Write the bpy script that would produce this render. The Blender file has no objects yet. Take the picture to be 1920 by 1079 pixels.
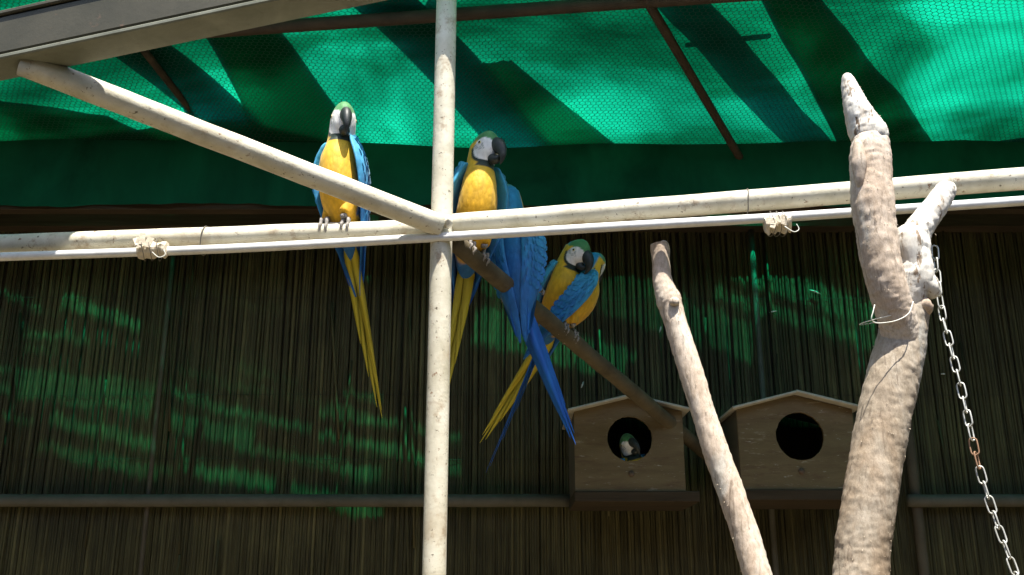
import bpy, bmesh, math, random
from mathutils import Vector, Matrix, Quaternion, noise
R = math.radians
random.seed(11)
sc = bpy.context.scene
C = sc.collection

# ---------------------------------------------------------------- camera, sky, sun, exposure
FPX, PITCH, CAMZ = 1900.0, R(17.0), 1.6
cam = bpy.data.cameras.new('camera')
cam.sensor_width = 36.0
cam.lens = 36.0 * FPX / 1920.0
cam.clip_start, cam.clip_end = 0.05, 600.0
cam_o = bpy.data.objects.new('camera', cam); C.objects.link(cam_o)
cam_o.location = (0, 0, CAMZ)
cam_o.rotation_euler = (R(90) + PITCH, 0, 0)
sc.camera = cam_o

SUN_EL, SUN_AZ = R(71.0), R(20.0)            # azimuth: degrees to the right of straight behind the camera
SDIR = Vector((math.cos(SUN_EL) * math.sin(SUN_AZ), -math.cos(SUN_EL) * math.cos(SUN_AZ), math.sin(SUN_EL)))  # towards the sun
w = bpy.data.worlds.new('World'); sc.world = w; w.use_nodes = True
wn = w.node_tree.nodes; wl = w.node_tree.links
bg = wn['Background']
sky = wn.new('ShaderNodeTexSky'); sky.sky_type = 'NISHITA'; sky.sun_disc = False
sky.sun_elevation = SUN_EL
sky.sun_rotation = math.atan2(SDIR.x, SDIR.y)
sky.air_density = 1.0; sky.dust_density = 2.0
wl.new(sky.outputs[0], bg.inputs[0]); bg.inputs[1].default_value = 0.12
sl = bpy.data.lights.new('sun', 'SUN'); sl.energy = 5.0; sl.angle = R(0.5); sl.color = (1.0, 0.955, 0.87)
so = bpy.data.objects.new('sun', sl); C.objects.link(so)
so.rotation_euler = (-SDIR).to_track_quat('-Z', 'Y').to_euler()
so.location = SDIR * 20
vs = sc.view_settings
vs.view_transform = 'Standard'; vs.look = 'None'; vs.exposure = 1.3; vs.gamma = 1.0; vs.use_curve_mapping = False
sc.cycles.use_denoising = True
sc.cycles.max_bounces = 10; sc.cycles.diffuse_bounces = 5; sc.cycles.transmission_bounces = 6; sc.cycles.transparent_max_bounces = 12
sc.cycles.sample_clamp_indirect = 6.0

# ---------------------------------------------------------------- helpers
ct, st = math.cos(PITCH), math.sin(PITCH)
def ray(px, py):
    dx, dy = (px - 960.0) / FPX, (539.5 - py) / FPX
    return Vector((dx, ct - dy * st, st + dy * ct))
def P(px, py, Y):                             # the point at depth Y metres in front of the camera
    d = ray(px, py); t = Y / d.y
    return Vector((d.x * t, Y, CAMZ + d.z * t))
def PH(px, py, z):                            # the point at height z
    d = ray(px, py); t = (z - CAMZ) / d.z
    return Vector((d.x * t, d.y * t, z))
def sm(a, b, x):
    t = min(1.0, max(0.0, (x - a) / (b - a))); return t * t * (3 - 2 * t)
def lerp(a, b, t): return a + (b - a) * t
def tag(o, label, cat, group=None, kind=None):
    o['label'] = label; o['category'] = cat
    if group: o['group'] = group
    if kind: o['kind'] = kind
    return o
def empty(name, loc, label, cat, group=None):
    o = bpy.data.objects.new(name, None); C.objects.link(o)
    o.location = loc; o.empty_display_size = 0.05
    return tag(o, label, cat, group)
def mk(name, me, mats, parent=None, smooth=True, world=True):
    if isinstance(me, bmesh.types.BMesh):
        m = bpy.data.meshes.new(name); me.to_mesh(m); me.free(); me = m
    if not isinstance(mats, (list, tuple)): mats = [mats]
    if not me.materials:
        for m in mats: me.materials.append(m)
    if smooth:
        for p in me.polygons: p.use_smooth = True
    o = bpy.data.objects.new(name, me); C.objects.link(o)
    if parent:
        o.parent = parent
        if world:                              # the mesh is written in world coordinates: bring it to its parent's space
            q = parent; mw = Matrix.Identity(4)
            while q:
                mw = q.matrix_basis @ mw if q.type == 'EMPTY' else mw
                q = q.parent
            me.transform(mw.inverted())
    return o
def box(bm, c, size, rot=None):
    M = Matrix.Translation(c) @ (rot.to_4x4() if rot else Matrix.Identity(4)) @ Matrix.Diagonal((*size, 1))
    return bmesh.ops.create_cube(bm, size=1.0, matrix=M)['verts']
def boxobj(name, c, size, mat, parent=None, rot=None, bev=0.003):
    bm = bmesh.new(); box(bm, c, size, rot)
    if bev: bmesh.ops.bevel(bm, geom=bm.edges[:], offset=bev, segments=1, affect='EDGES')
    return mk(name, bm, mat, parent, smooth=False)
def catmull(pts, n):
    pts = [tuple(p) for p in pts]; out = []
    k = len(pts)
    for i in range(n):
        u = i / (n - 1) * (k - 1); j = min(int(u), k - 2); t = u - j
        p0, p1, p2, p3 = pts[max(j - 1, 0)], pts[j], pts[j + 1], pts[min(j + 2, k - 1)]
        out.append(tuple(0.5 * ((2 * b) + (-a + c) * t + (2 * a - 5 * b + 4 * c - d) * t * t + (-a + 3 * b - 3 * c + d) * t ** 3)
                         for a, b, c, d in zip(p0, p1, p2, p3)))
    return out
def loft(pts, rad, seg=12, cap=True, fn=None, bm=None):
    """Tube along points; fn(p, i, angle) gives a radius factor."""
    bm = bm or bmesh.new(); rings = []
    pts = [Vector(p) for p in pts]; n = len(pts)
    t0 = (pts[1] - pts[0]).normalized()
    ref = t0.cross(Vector((0, 0, 1)))
    if ref.length < 0.05: ref = t0.cross(Vector((1, 0, 0)))
    ref.normalize()
    for i, p in enumerate(pts):
        t = (pts[min(i + 1, n - 1)] - pts[max(i - 1, 0)]).normalized()
        ref = (ref - t * ref.dot(t)).normalized(); b = t.cross(ref)
        r = rad[i] if hasattr(rad, '__len__') else rad
        ring = []
        for j in range(seg):
            a = 2 * math.pi * j / seg
            d = ref * math.cos(a) + b * math.sin(a)
            k = fn(p + d * r, i, a) if fn else 1.0
            ring.append(bm.verts.new(p + d * r * k))
        rings.append(ring)
    for i in range(n - 1):
        for j in range(seg):
            k = (j + 1) % seg
            bm.faces.new((rings[i][j], rings[i][k], rings[i + 1][k], rings[i + 1][j]))
    if cap:
        bm.faces.new(list(reversed(rings[0]))); bm.faces.new(rings[-1])
    bmesh.ops.recalc_face_normals(bm, faces=bm.faces[:])
    return bm

# ---------------------------------------------------------------- materials
def newmat(name):
    m = bpy.data.materials.new(name); m.use_nodes = True
    nt = m.node_tree; return m, nt, nt.nodes['Principled BSDF'], nt.nodes['Material Output']
def N(nt, t, **kw):
    n = nt.nodes.new(t)
    for k, v in kw.items():
        if k.startswith('_'): setattr(n, k[1:], v)
        else: n.inputs[k.replace('__', ' ')].default_value = v
    return n
def ramp(nt, fac, stops):
    r = nt.nodes.new('ShaderNodeValToRGB'); e = r.color_ramp.elements
    while len(e) < len(stops): e.new(0.5)
    for i, (p, c) in enumerate(stops):
        e[i].position = p; e[i].color = (*c, 1)
    nt.links.new(fac, r.inputs[0]); return r.outputs[0]
def mixc(nt, fac, a, b, mode='MIX'):
    n = nt.nodes.new('ShaderNodeMix'); n.data_type = 'RGBA'; n.blend_type = mode
    for s, v in ((0, fac), (6, a), (7, b)):
        if hasattr(v, 'is_linked'): nt.links.new(v, n.inputs[s])
        else: n.inputs[s].default_value = v if s == 0 else (*v, 1)
    return n.outputs[2]
def math_(nt, op, a, b=None):
    n = nt.nodes.new('ShaderNodeMath'); n.operation = op
    for i, v in enumerate((a, b)):
        if v is None: continue
        if hasattr(v, 'is_linked'): nt.links.new(v, n.inputs[i])
        else: n.inputs[i].default_value = v
    return n.outputs[0]
def coords(nt, scale=(1, 1, 1), kind='Position'):
    if kind == 'Position':
        g = nt.nodes.new('ShaderNodeNewGeometry').outputs['Position']
    else:
        g = nt.nodes.new('ShaderNodeTexCoord').outputs[kind]
    mp = nt.nodes.new('ShaderNodeMapping'); mp.inputs['Scale'].default_value = scale
    nt.links.new(g, mp.inputs[0]); return mp.outputs[0]
def tex(nt, vec, scale, detail=4, rough=0.6, dist=0.0):
    n = N(nt, 'ShaderNodeTexNoise', Scale=scale, Detail=detail, Roughness=rough, Distortion=dist)
    nt.links.new(vec, n.inputs['Vector']); return n.outputs['Fac']
def bump(nt, bs, h, strength=0.3, dist=0.01):
    b = N(nt, 'ShaderNodeBump', Strength=strength, Distance=dist)
    nt.links.new(h, b.inputs['Height']); nt.links.new(b.outputs[0], bs.inputs['Normal'])
def surf(name, stops, scale=6.0, vscale=(1, 1, 1), rough=0.7, detail=5, bst=0.2, bsc=60, bdist=0.004, spots=None, kind='Position', metal=0.0, spec=0.4):
    m, nt, bs, out = newmat(name)
    v = coords(nt, vscale, kind)
    col = ramp(nt, tex(nt, v, scale, detail, 0.65, 0.4), stops)
    for sp in (spots or []):                    # (scale, threshold lo, hi, colour, detail)
        s, lo, hi, c = sp[:4]
        f = tex(nt, v, s, 6, 0.7)
        f = ramp(nt, f, [(lo, (0, 0, 0)), (hi, (1, 1, 1))])
        col = mixc(nt, f, col, c)
    nt.links.new(col, bs.inputs['Base Color'])
    bs.inputs['Roughness'].default_value = rough; bs.inputs['Metallic'].default_value = metal
    bs.inputs['Specular IOR Level'].default_value = spec
    if bst: bump(nt, bs, tex(nt, v, bsc, 6, 0.7), bst, bdist)
    return m

M = {}
M['pipe'] = surf('chalky white paint', [(0.28, (.44, .40, .29)), (0.5, (.60, .56, .44)), (0.75, (.70, .67, .56))], 9, rough=.6, bst=.4, bsc=90, bdist=.003,
                 spots=[(5, .53, .70, (.46, .38, .26)), (20, .57, .70, (.36, .28, .19)), (75, .62, .67, (.10, .075, .045)), (38, .63, .68, (.22, .13, .07)), (11, .66, .70, (.20, .15, .095))])
M['strip'] = surf('bare galvanised steel', [(0.3, (.62, .62, .60)), (0.7, (.80, .80, .78))], 22, rough=.45, bst=.1, bsc=60, bdist=.001,
                  spots=[(45, .68, .74, (.2, .16, .1))], spec=.5)
M['beam'] = surf('grey olive paint', [(0.3, (.042, .040, .024)), (0.7, (.066, .060, .038))], 7, rough=.6, bst=.15,
                 spots=[(14, .63, .78, (.26, .14, .09)), (50, .68, .73, (.07, .05, .04))])
M['lip'] = surf('pale lip paint', [(0.3, (.12, .125, .09)), (0.7, (.20, .205, .155))], 9, rough=.6, bst=.2, spots=[(12, .6, .7, (.10, .075, .05))])  # paler than the rest of the beam
M['rust'] = surf('rusty steel', [(0.3, (.030, .020, .012)), (0.6, (.055, .036, .022)), (0.8, (.062, .052, .036))], 16, rough=.8, bst=.3, bsc=120, bdist=.002)
M['timber'] = surf('old dark timber', [(0.3, (.07, .045, .028)), (0.7, (.15, .10, .065))], 10, (1, 1, 8), rough=.85, bst=.4, bsc=40)
M['purlin'] = surf('tarred timber', [(0.3, (.035, .026, .016)), (0.7, (.07, .05, .032))], 10, (.3, 1, 6), rough=.9, bst=.4, bsc=40, spec=.15)
M['rail'] = surf('weathered grey rail', [(0.3, (.075, .07, .05)), (0.7, (.12, .11, .085))], 9, rough=.75, bst=.2,
                 spots=[(30, .64, .72, (.08, .06, .04))])
M['perch'] = surf('peeled brown perch wood', [(0.3, (.07, .054, .030)), (0.6, (.12, .094, .054)), (0.8, (.16, .13, .08))], 14, rough=.8, bst=.5, bsc=50, bdist=.004,
                  spots=[(38, .69, .73, (.55, .52, .45))])
M['ply'] = surf('stained plywood', [(0.25, (.105, .070, .032)), (0.55, (.155, .110, .052)), (0.8, (.185, .138, .072))], 4.5, (1, 1, 5), rough=.8, bst=.3, bsc=40,
                spots=[(7, .54, .72, (.10, .055, .028)), (3, .52, .75, (.15, .115, .055)), (22, .63, .68, (.34, .31, .25)), (9, .61, .68, (.27, .22, .15)), (60, .66, .72, (.05, .03, .02))])
M['plydark'] = surf('dark weathered board', [(0.3, (.065, .05, .032)), (0.7, (.11, .09, .06))], 6, rough=.8, bst=.3, bsc=30)
M['roofboard'] = surf('pale weathered roof board', [(0.3, (.33, .30, .25)), (0.7, (.47, .44, .37))], 12, rough=.8, bst=.3, bsc=50)
M['tape'] = surf('dusty beige tape', [(0.3, (.52, .44, .32)), (0.7, (.72, .64, .50))], 40, rough=.6, bst=.5, bsc=80, bdist=.004)
M['twine'] = surf('pale nylon twine', [(0.3, (.60, .60, .52)), (0.7, (.75, .75, .68))], 40, rough=.5, bst=0)
M['wiretie'] = surf('dark tie wire', [(0.3, (.10, .09, .07)), (0.7, (.17, .15, .12))], 40, rough=.6, bst=0)
M['bind'] = surf('rusted binding wire', [(0.3, (.025, .02, .014)), (0.7, (.045, .035, .025))], 40, rough=.8, bst=0)
M['chain'] = surf('zinc chain', [(0.3, (.42, .42, .38)), (0.7, (.62, .62, .57))], 30, rough=.42, bst=.1, metal=.35, spots=[(25, .63, .7, (.22, .13, .07))])
M['chainrust'] = surf('rusted chain', [(0.3, (.20, .11, .06)), (0.7, (.30, .18, .11))], 60, rough=.8, bst=.1)
M['wire'] = surf('dark netting wire', [(0.3, (.006, .035, .022)), (0.7, (.012, .06, .035))], 30, rough=.7, bst=0)
M['plank'] = surf('dark roof plank', [(0.3, (.05, .04, .03)), (0.7, (.1, .08, .06))], 8, rough=.9, bst=.2)
M['soil'] = surf('dry sandy soil', [(0.25, (.14, .115, .07)), (0.5, (.23, .19, .125)), (0.8, (.28, .235, .16))], 1.2, rough=.95, bst=.6, bsc=12, bdist=.03,
                 spots=[(3.5, .60, .75, (.16, .12, .08))])
M['beak'] = surf('black horn', [(0.3, (.012, .015, .014)), (0.7, (.032, .038, .036))], 60, rough=.5, bst=.1, kind='Object')
M['eye'] = surf('pale iris', [(0.3, (.55, .50, .28)), (0.7, (.65, .6, .35))], 60, rough=.2, bst=0, kind='Object')
M['pupil'] = surf('pupil', [(0.3, (.005, .005, .005)), (0.7, (.008, .008, .008))], 60, rough=.1, bst=0, kind='Object')
M['foot'] = surf('scaly grey skin', [(0.3, (.20, .18, .16)), (0.7, (.34, .31, .28))], 120, rough=.7, bst=.5, bsc=300, kind='Object')
M['yfeather'] = surf('yellow plume', [(0.3, (.52, .40, .02)), (0.7, (.64, .52, .05))], 26, (1, 1, .15), rough=.6, bst=.35, bsc=60, bdist=.003, kind='Object')
M['bfeather'] = surf('blue plume', [(0.3, (.012, .085, .42)), (0.55, (.018, .16, .58)), (0.8, (.02, .24, .62))], 20, (1, 1, .15), rough=.5, bst=.35, bsc=60, bdist=.003, kind='Object')
M['duff'] = surf('downy feather', [(0.3, (.5, .5, .46)), (0.7, (.65, .66, .62))], 60, rough=.9, bst=0)

def bark(name, stops, spots):
    m, nt, bs, out = newmat(name)
    v = coords(nt, (1, 1, .3))
    a = tex(nt, v, 8, 8, .6, .6)
    col = ramp(nt, a, stops)
    for s, lo, hi, c in spots:
        f = ramp(nt, tex(nt, v, s, 5, .6, .5), [(lo, (0, 0, 0)), (hi, (1, 1, 1))]); col = mixc(nt, f, col, c)
    cr = ramp(nt, tex(nt, coords(nt, (1, 1, .10)), 75, 4, .6, .8), [(.58, (0, 0, 0)), (.68, (.6, .6, .6))]); col = mixc(nt, cr, col, (.13, .095, .065))
    f = ramp(nt, tex(nt, coords(nt, (1, 1, .5)), 120, 6, .8), [(.36, (.72, .70, .66)), (.55, (1, 1, 1)), (.72, (1.14, 1.12, 1.1))]); col = mixc(nt, 1.0, col, f, 'MULTIPLY')
    nt.links.new(col, bs.inputs['Base Color']); bs.inputs['Roughness'].default_value = .9; bs.inputs['Specular IOR Level'].default_value = .2
    h = math_(nt, 'ADD', a, math_(nt, 'MULTIPLY', tex(nt, v, 85, 6, .75), .5))
    bump(nt, bs, h, .6, .007)
    return m
M['bark'] = bark('pale grey brown bark', [(.28, (.30, .225, .165)), (.5, (.52, .43, .345)), (.72, (.64, .58, .50))],
                 [(4.5, .52, .68, (.46, .35, .26)), (7, .60, .68, (.50, .46, .40))])
M['trunkbark'] = bark('grey brown trunk bark', [(.28, (.17, .13, .092)), (.5, (.34, .28, .21)), (.74, (.48, .43, .36))],
                 [(3.2, .52, .62, (.28, .20, .13)), (5, .57, .60, (.36, .345, .31))])
M['peeled'] = surf('bleached peeled wood', [(0.28, (.42, .38, .32)), (0.5, (.60, .57, .51)), (0.72, (.70, .68, .63))], 26, (1, 1, .2), rough=.9, bst=.6, bsc=70, bdist=.004,
                 spots=[(9, .55, .68, (.44, .36, .27)), (55, .58, .63, (.24, .18, .125)), (26, .62, .66, (.17, .12, .08))], spec=.2)

# reeds: colour differs from reed to reed
m, nt, bs, out = newmat('brown reed'); M['reed'] = m
at = N(nt, 'ShaderNodeAttribute', _attribute_name='tone')
v = coords(nt, (1, 1, .12))
c1 = ramp(nt, at.outputs['Fac'], [(0.0, (.042, .040, .020)), (.35, (.070, .066, .034)), (.7, (.098, .092, .047)), (1.0, (.14, .13, .066))])
c2 = ramp(nt, tex(nt, v, 60, 5, .7), [(.3, (.55, .5, .45)), (.7, (1.15, 1.1, 1.0))])
c3 = ramp(nt, tex(nt, coords(nt, (1, 1, 1)), 2.2, 3, .6), [(.35, (.65, .65, .65)), (.65, (1.1, 1.08, 1.0))])
nt.links.new(mixc(nt, 1.0, mixc(nt, 1.0, c1, c2, 'MULTIPLY'), c3, 'MULTIPLY'), bs.inputs['Base Color'])
bs.inputs['Roughness'].default_value = .7; bs.inputs['Specular IOR Level'].default_value = .25

# feathers: the pattern of the plumage is stored on the body
def feather(name):
    m, nt, bs, out = newmat(name)
    at = N(nt, 'ShaderNodeAttribute', _attribute_name='plumage')
    v = coords(nt, (1, 1, .55), 'Object')
    vo = N(nt, 'ShaderNodeTexVoronoi', Scale=85.0); nt.links.new(v, vo.inputs['Vector'])
    n1 = tex(nt, v, 30, 5, .7)
    f = ramp(nt, n1, [(.3, (.74, .74, .74)), (.7, (1.14, 1.14, 1.14))])
    f2 = ramp(nt, vo.outputs['Distance'], [(.0, (1.08, 1.08, 1.08)), (.75, (.86, .86, .87))])
    c = mixc(nt, 1.0, mixc(nt, 1.0, at.outputs['Color'], f, 'MULTIPLY'), f2, 'MULTIPLY')
    nt.links.new(c, bs.inputs['Base Color'])
    bs.inputs['Roughness'].default_value = .62; bs.inputs['Specular IOR Level'].default_value = .3
    bs.inputs['Sheen Weight'].default_value = .15
    h = math_(nt, 'ADD', math_(nt, 'MULTIPLY', vo.outputs['Distance'], -1.0), math_(nt, 'MULTIPLY', tex(nt, coords(nt, (1, 1, .2), 'Object'), 160, 4, .7), .6))
    bump(nt, bs, h, .35, .004)
    return m
M['plumage'] = feather('macaw plumage')

# ---------------------------------------------------------------- layout constants
WALL_Y = 4.0
NET_Z = CAMZ + 1.70
EDGE_L, EDGE_R = PH(530, 50, NET_Z - .05), PH(1250, 0, NET_Z - .05)     # the rusty pipe at the roof's open edge
def pipe_y(x): return EDGE_L.y + (x - EDGE_L.x) * (EDGE_R.y - EDGE_L.y) / (EDGE_R.x - EDGE_L.x)
def edge_y(x): return pipe_y(x) - .55 * sm(-1.0, -1.35, x)
def net_z(x, y):
    a = .014 * math.sin(2.1 * x + 3.0 * y + .5) + .005 * math.sin(5.3 * x - 4.1 * y) + .02 * noise.noise(Vector((x * 1.7, y * 2.2, 3.0)))
    r = sm(.3, 1.1, x)                                                    # tighter folds on the right
    a += r * .007 * math.sin(13 * x + 9 * y) * (0.6 + .4 * math.sin(3 * y))
    return NET_Z - .155 * sm(2.5, WALL_Y, y) + a * sm(WALL_Y + .1, WALL_Y - .25, y) * sm(edge_y(x) - .1, edge_y(x) + .2, y)

def PN(px, py):                               # the point where a sight line meets the cloth
    p = PH(px, py, NET_Z)
    for _ in range(8): p = PH(px, py, net_z(p.x, min(p.y, WALL_Y)))
    return p

# ---------------------------------------------------------------- the setting: ground
bm = bmesh.new(); bmesh.ops.create_grid(bm, x_segments=40, y_segments=40, size=150)
for vv in bm.verts: vv.co.z = -0.0
g = mk('ground', bm, M['soil'], smooth=False); g['kind'] = 'structure'; g['label'] = 'dry sandy soil of the aviary floor and yard'

# dark shelter and sides added out of view to block skylight
def wall_thing(name, c, size, mat, label, cat):
    tag(boxobj(name, c, size, mat), label, cat)
for s_, wd_ in ((-1, 'beams side'), (1, 'chain side')):
    wall_thing('skylight_block_side', (s_ * 4.35, -1.2, 1.62), (.06, 10.6, 3.24), M['timber'],
               'unseen dark side wall added to block skylight on the ' + ('side of the olive beam' if s_ < 0 else 'side of the chain'), 'wall')
wall_thing('skylight_block_roof', (0, -3.35, 3.33), (8.7, 6.1, .05), M['timber'], 'unseen flat dark roof added behind the camera to block skylight', 'roof')
wall_thing('skylight_block_rear', (0, -6.45, 1.62), (8.6, .06, 3.24), M['timber'], 'unseen dark rear wall added to block skylight', 'wall')

# ---------------------------------------------------------------- back wall of reeds
wall = empty('reed_wall', (0, WALL_Y, 0), 'tall dark brown reed screen wall closing the back of the aviary', 'wall')
rng = random.Random(5)
verts, faces, tones = [], [], []
x = -4.3; dp = .012; TOPZ = NET_Z - .19
while x < 4.3:
    d = rng.choice((rng.uniform(.006, .010), rng.uniform(.009, .014), rng.uniform(.012, .018))); r = d / 2
    x += (d + dp) / 2 * rng.uniform(.66, .90) + (rng.uniform(.001, .004) if rng.random() < .02 else 0); dp = d
    y0 = WALL_Y + rng.uniform(-.0025, .0025); tilt = rng.gauss(0, .0045); tone = min(1, max(0, rng.gauss(.5, .2)))
    nz = 9; seg = 6; base = len(verts)
    for i in range(nz + 1):
        z = -.0 + TOPZ * i / nz
        wob = .004 * noise.noise(Vector((x * 9, z * 1.3, 1.0)))
        for j in range(seg):
            a = math.pi * 2 * j / seg
            verts.append((x + tilt * (z - 1.6) + wob + r * math.cos(a), y0 + r * math.sin(a) + wob, z)); tones.append(tone)
    for i in range(nz):
        for j in range(seg):
            k = (j + 1) % seg
            faces.append((base + i * seg + j, base + i * seg + k, base + (i + 1) * seg + k, base + (i + 1) * seg + j))
me = bpy.data.meshes.new('reeds'); me.from_pydata(verts, [], faces)
la = me.attributes.new('tone', 'FLOAT', 'POINT'); la.data.foreach_set('value', tones)
reeds = mk('reeds', me, M['reed'], wall); reeds['kind'] = 'stuff'; reeds['label'] = 'thin upright brown reeds side by side'
for k in range(34):                                                        # loose stems leaning on the screen
    px = rng.uniform(-60, 1980); z0, ln = rng.uniform(.9, 2.4), rng.uniform(.35, 1.1); q = P(px, 760, WALL_Y - .016); ln_ = rng.gauss(0, .05)
    if z0 + ln > TOPZ: ln = TOPZ - z0
    bm = loft([(q.x + ln_ * ln * i / 5, q.y + .003 * math.sin(i), z0 + ln * i / 5) for i in range(6)], [rng.uniform(.003, .0055)] * 6, 6)
    me = bpy.data.meshes.new('loose_reed'); bm.to_mesh(me); bm.free()
    la = me.attributes.new('tone', 'FLOAT', 'POINT'); tn = rng.uniform(.2, .8); la.data.foreach_set('value', [tn] * len(me.vertices))
    mk('loose_reed', me, M['reed'], wall)
zb = 0.0
boxobj('gap_block_board', (0, WALL_Y + .035, (zb + TOPZ) / 2), (8.6, .02, TOPZ - zb), M['plydark'], wall)  # added behind the reeds to block light through their gaps
for py in (560, 742, 862):                                               # thin wires that bind the reeds
    z = P(960, py, WALL_Y).z; pts = [(xx * .1, WALL_Y - .010 + .004 * noise.noise(Vector((xx, py, 0))), z + .012 * noise.noise(Vector((xx * .06, py, 5)))) for xx in range(-42, 43)]
    mk('binding_wire', loft(pts, .0009, 5), M['bind'], wall)
# rail low on the wall, in two lengths, and the posts
zr = P(500, 939, WALL_Y - .05).z
for px0, px1 in ((-700, 1076), (1702, 2600)):
    a, b = P(px0, 939, WALL_Y - .05), P(px1, 941, WALL_Y - .05); a.z = b.z = zr
    mk('rail', loft([a.lerp(b, i / 20) + Vector((0, 0, .004 * noise.noise(Vector((i * .7, px0, 0))))) for i in range(21)], .024, 12), M['rail'], wall)
for px, r, mt in ((1432, .011, 'rail'), (1697, .020, 'plydark'), (296, .009, 'plydark')):
    q = P(px, 760, WALL_Y - .028)
    mk('post', loft([(q.x, q.y, z) for z in (0, .8, 1.6, 2.4, TOPZ)], r, 10), M[mt], wall)
boxobj('top_plate', (0, WALL_Y - .03, NET_Z - .205), (8.6, .08, .06), M['purlin'], wall)
0 and boxobj('roof_batten', (0, WALL_Y - .16, NET_Z - .115), (8.6, .04, .03), M['timber'], wall)

# ---------------------------------------------------------------- the net roof
# clear streaks added to the cloth: their green light stands in for glass reflections
def to_roof(px, py, Y=WALL_Y):
    p = P(px, py, Y); q = p + SDIR * ((NET_Z - p.z) / SDIR.z)
    for _ in range(3): q = p + SDIR * ((net_z(q.x, min(q.y, WALL_Y)) - p.z) / SDIR.z)
    return q
STREAKS = [  # (x0, y0, x1, y1, width in px, strength)
    (-10, 556, 80, 590, 22, .7), (110, 575, 268, 625, 34, .9), (40, 632, 170, 655, 20, .7), (40, 660, 110, 672, 14, .6),
    (-10, 700, 20, 712, 22, .6), (20, 720, 290, 775, 60, .6), (180, 715, 320, 745, 14, .5), (0, 790, 66, 806, 18, .7),
    (85, 800, 290, 850, 34, .7), (310, 745, 590, 820, 26, .8), (590, 790, 870, 836, 26, .75), (315, 800, 480, 836, 46, .7),
    (330, 880, 520, 925, 38, .85), (590, 830, 870, 890, 26, .9), (590, 880, 700, 905, 30, .8), (540, 930, 720, 985, 34, .7),
    (640, 750, 720, 764, 26, .5), (440, 700, 560, 735, 14, .4), (100, 860, 300, 910, 26, .5),
    (220, 480, 318, 506, 20, .6), (540, 470, 700, 530, 44, .5), (300, 545, 620, 610, 8, .35),
    (1290, 480, 1650, 615, 60, .95), (1330, 560, 1650, 660, 34, .7), (1120, 560, 1420, 660, 90, .5), (880, 620, 1180, 700, 80, .75), (900, 540, 1000, 600, 50, .4),
    (-300, 560, 2200, 600, 360, .20), (-300, 860, 2200, 880, 280, .18), (-200, 640, 700, 780, 300, .34), (0, 820, 880, 900, 170, .32), (860, 540, 1900, 640, 240, .34), (0, 540, 420, 600, 130, .30),
    (-10, 740, 180, 775, 30, .6), (60, 850, 330, 905, 22, .6), (430, 850, 720, 905, 24, .7), (320, 700, 700, 790, 12, .5), (900, 590, 1200, 690, 30, .7), (1140, 520, 1300, 590, 26, .6),
    (1200, 520, 1290, 600, 70, .45), (1840, 390, 1900, 430, 14, .5), (1000, 480, 1060, 470, 40, .4), (1130, 500, 1220, 470, 60, .45), (60, 590, 330, 640, 10, .3),
]
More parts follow.
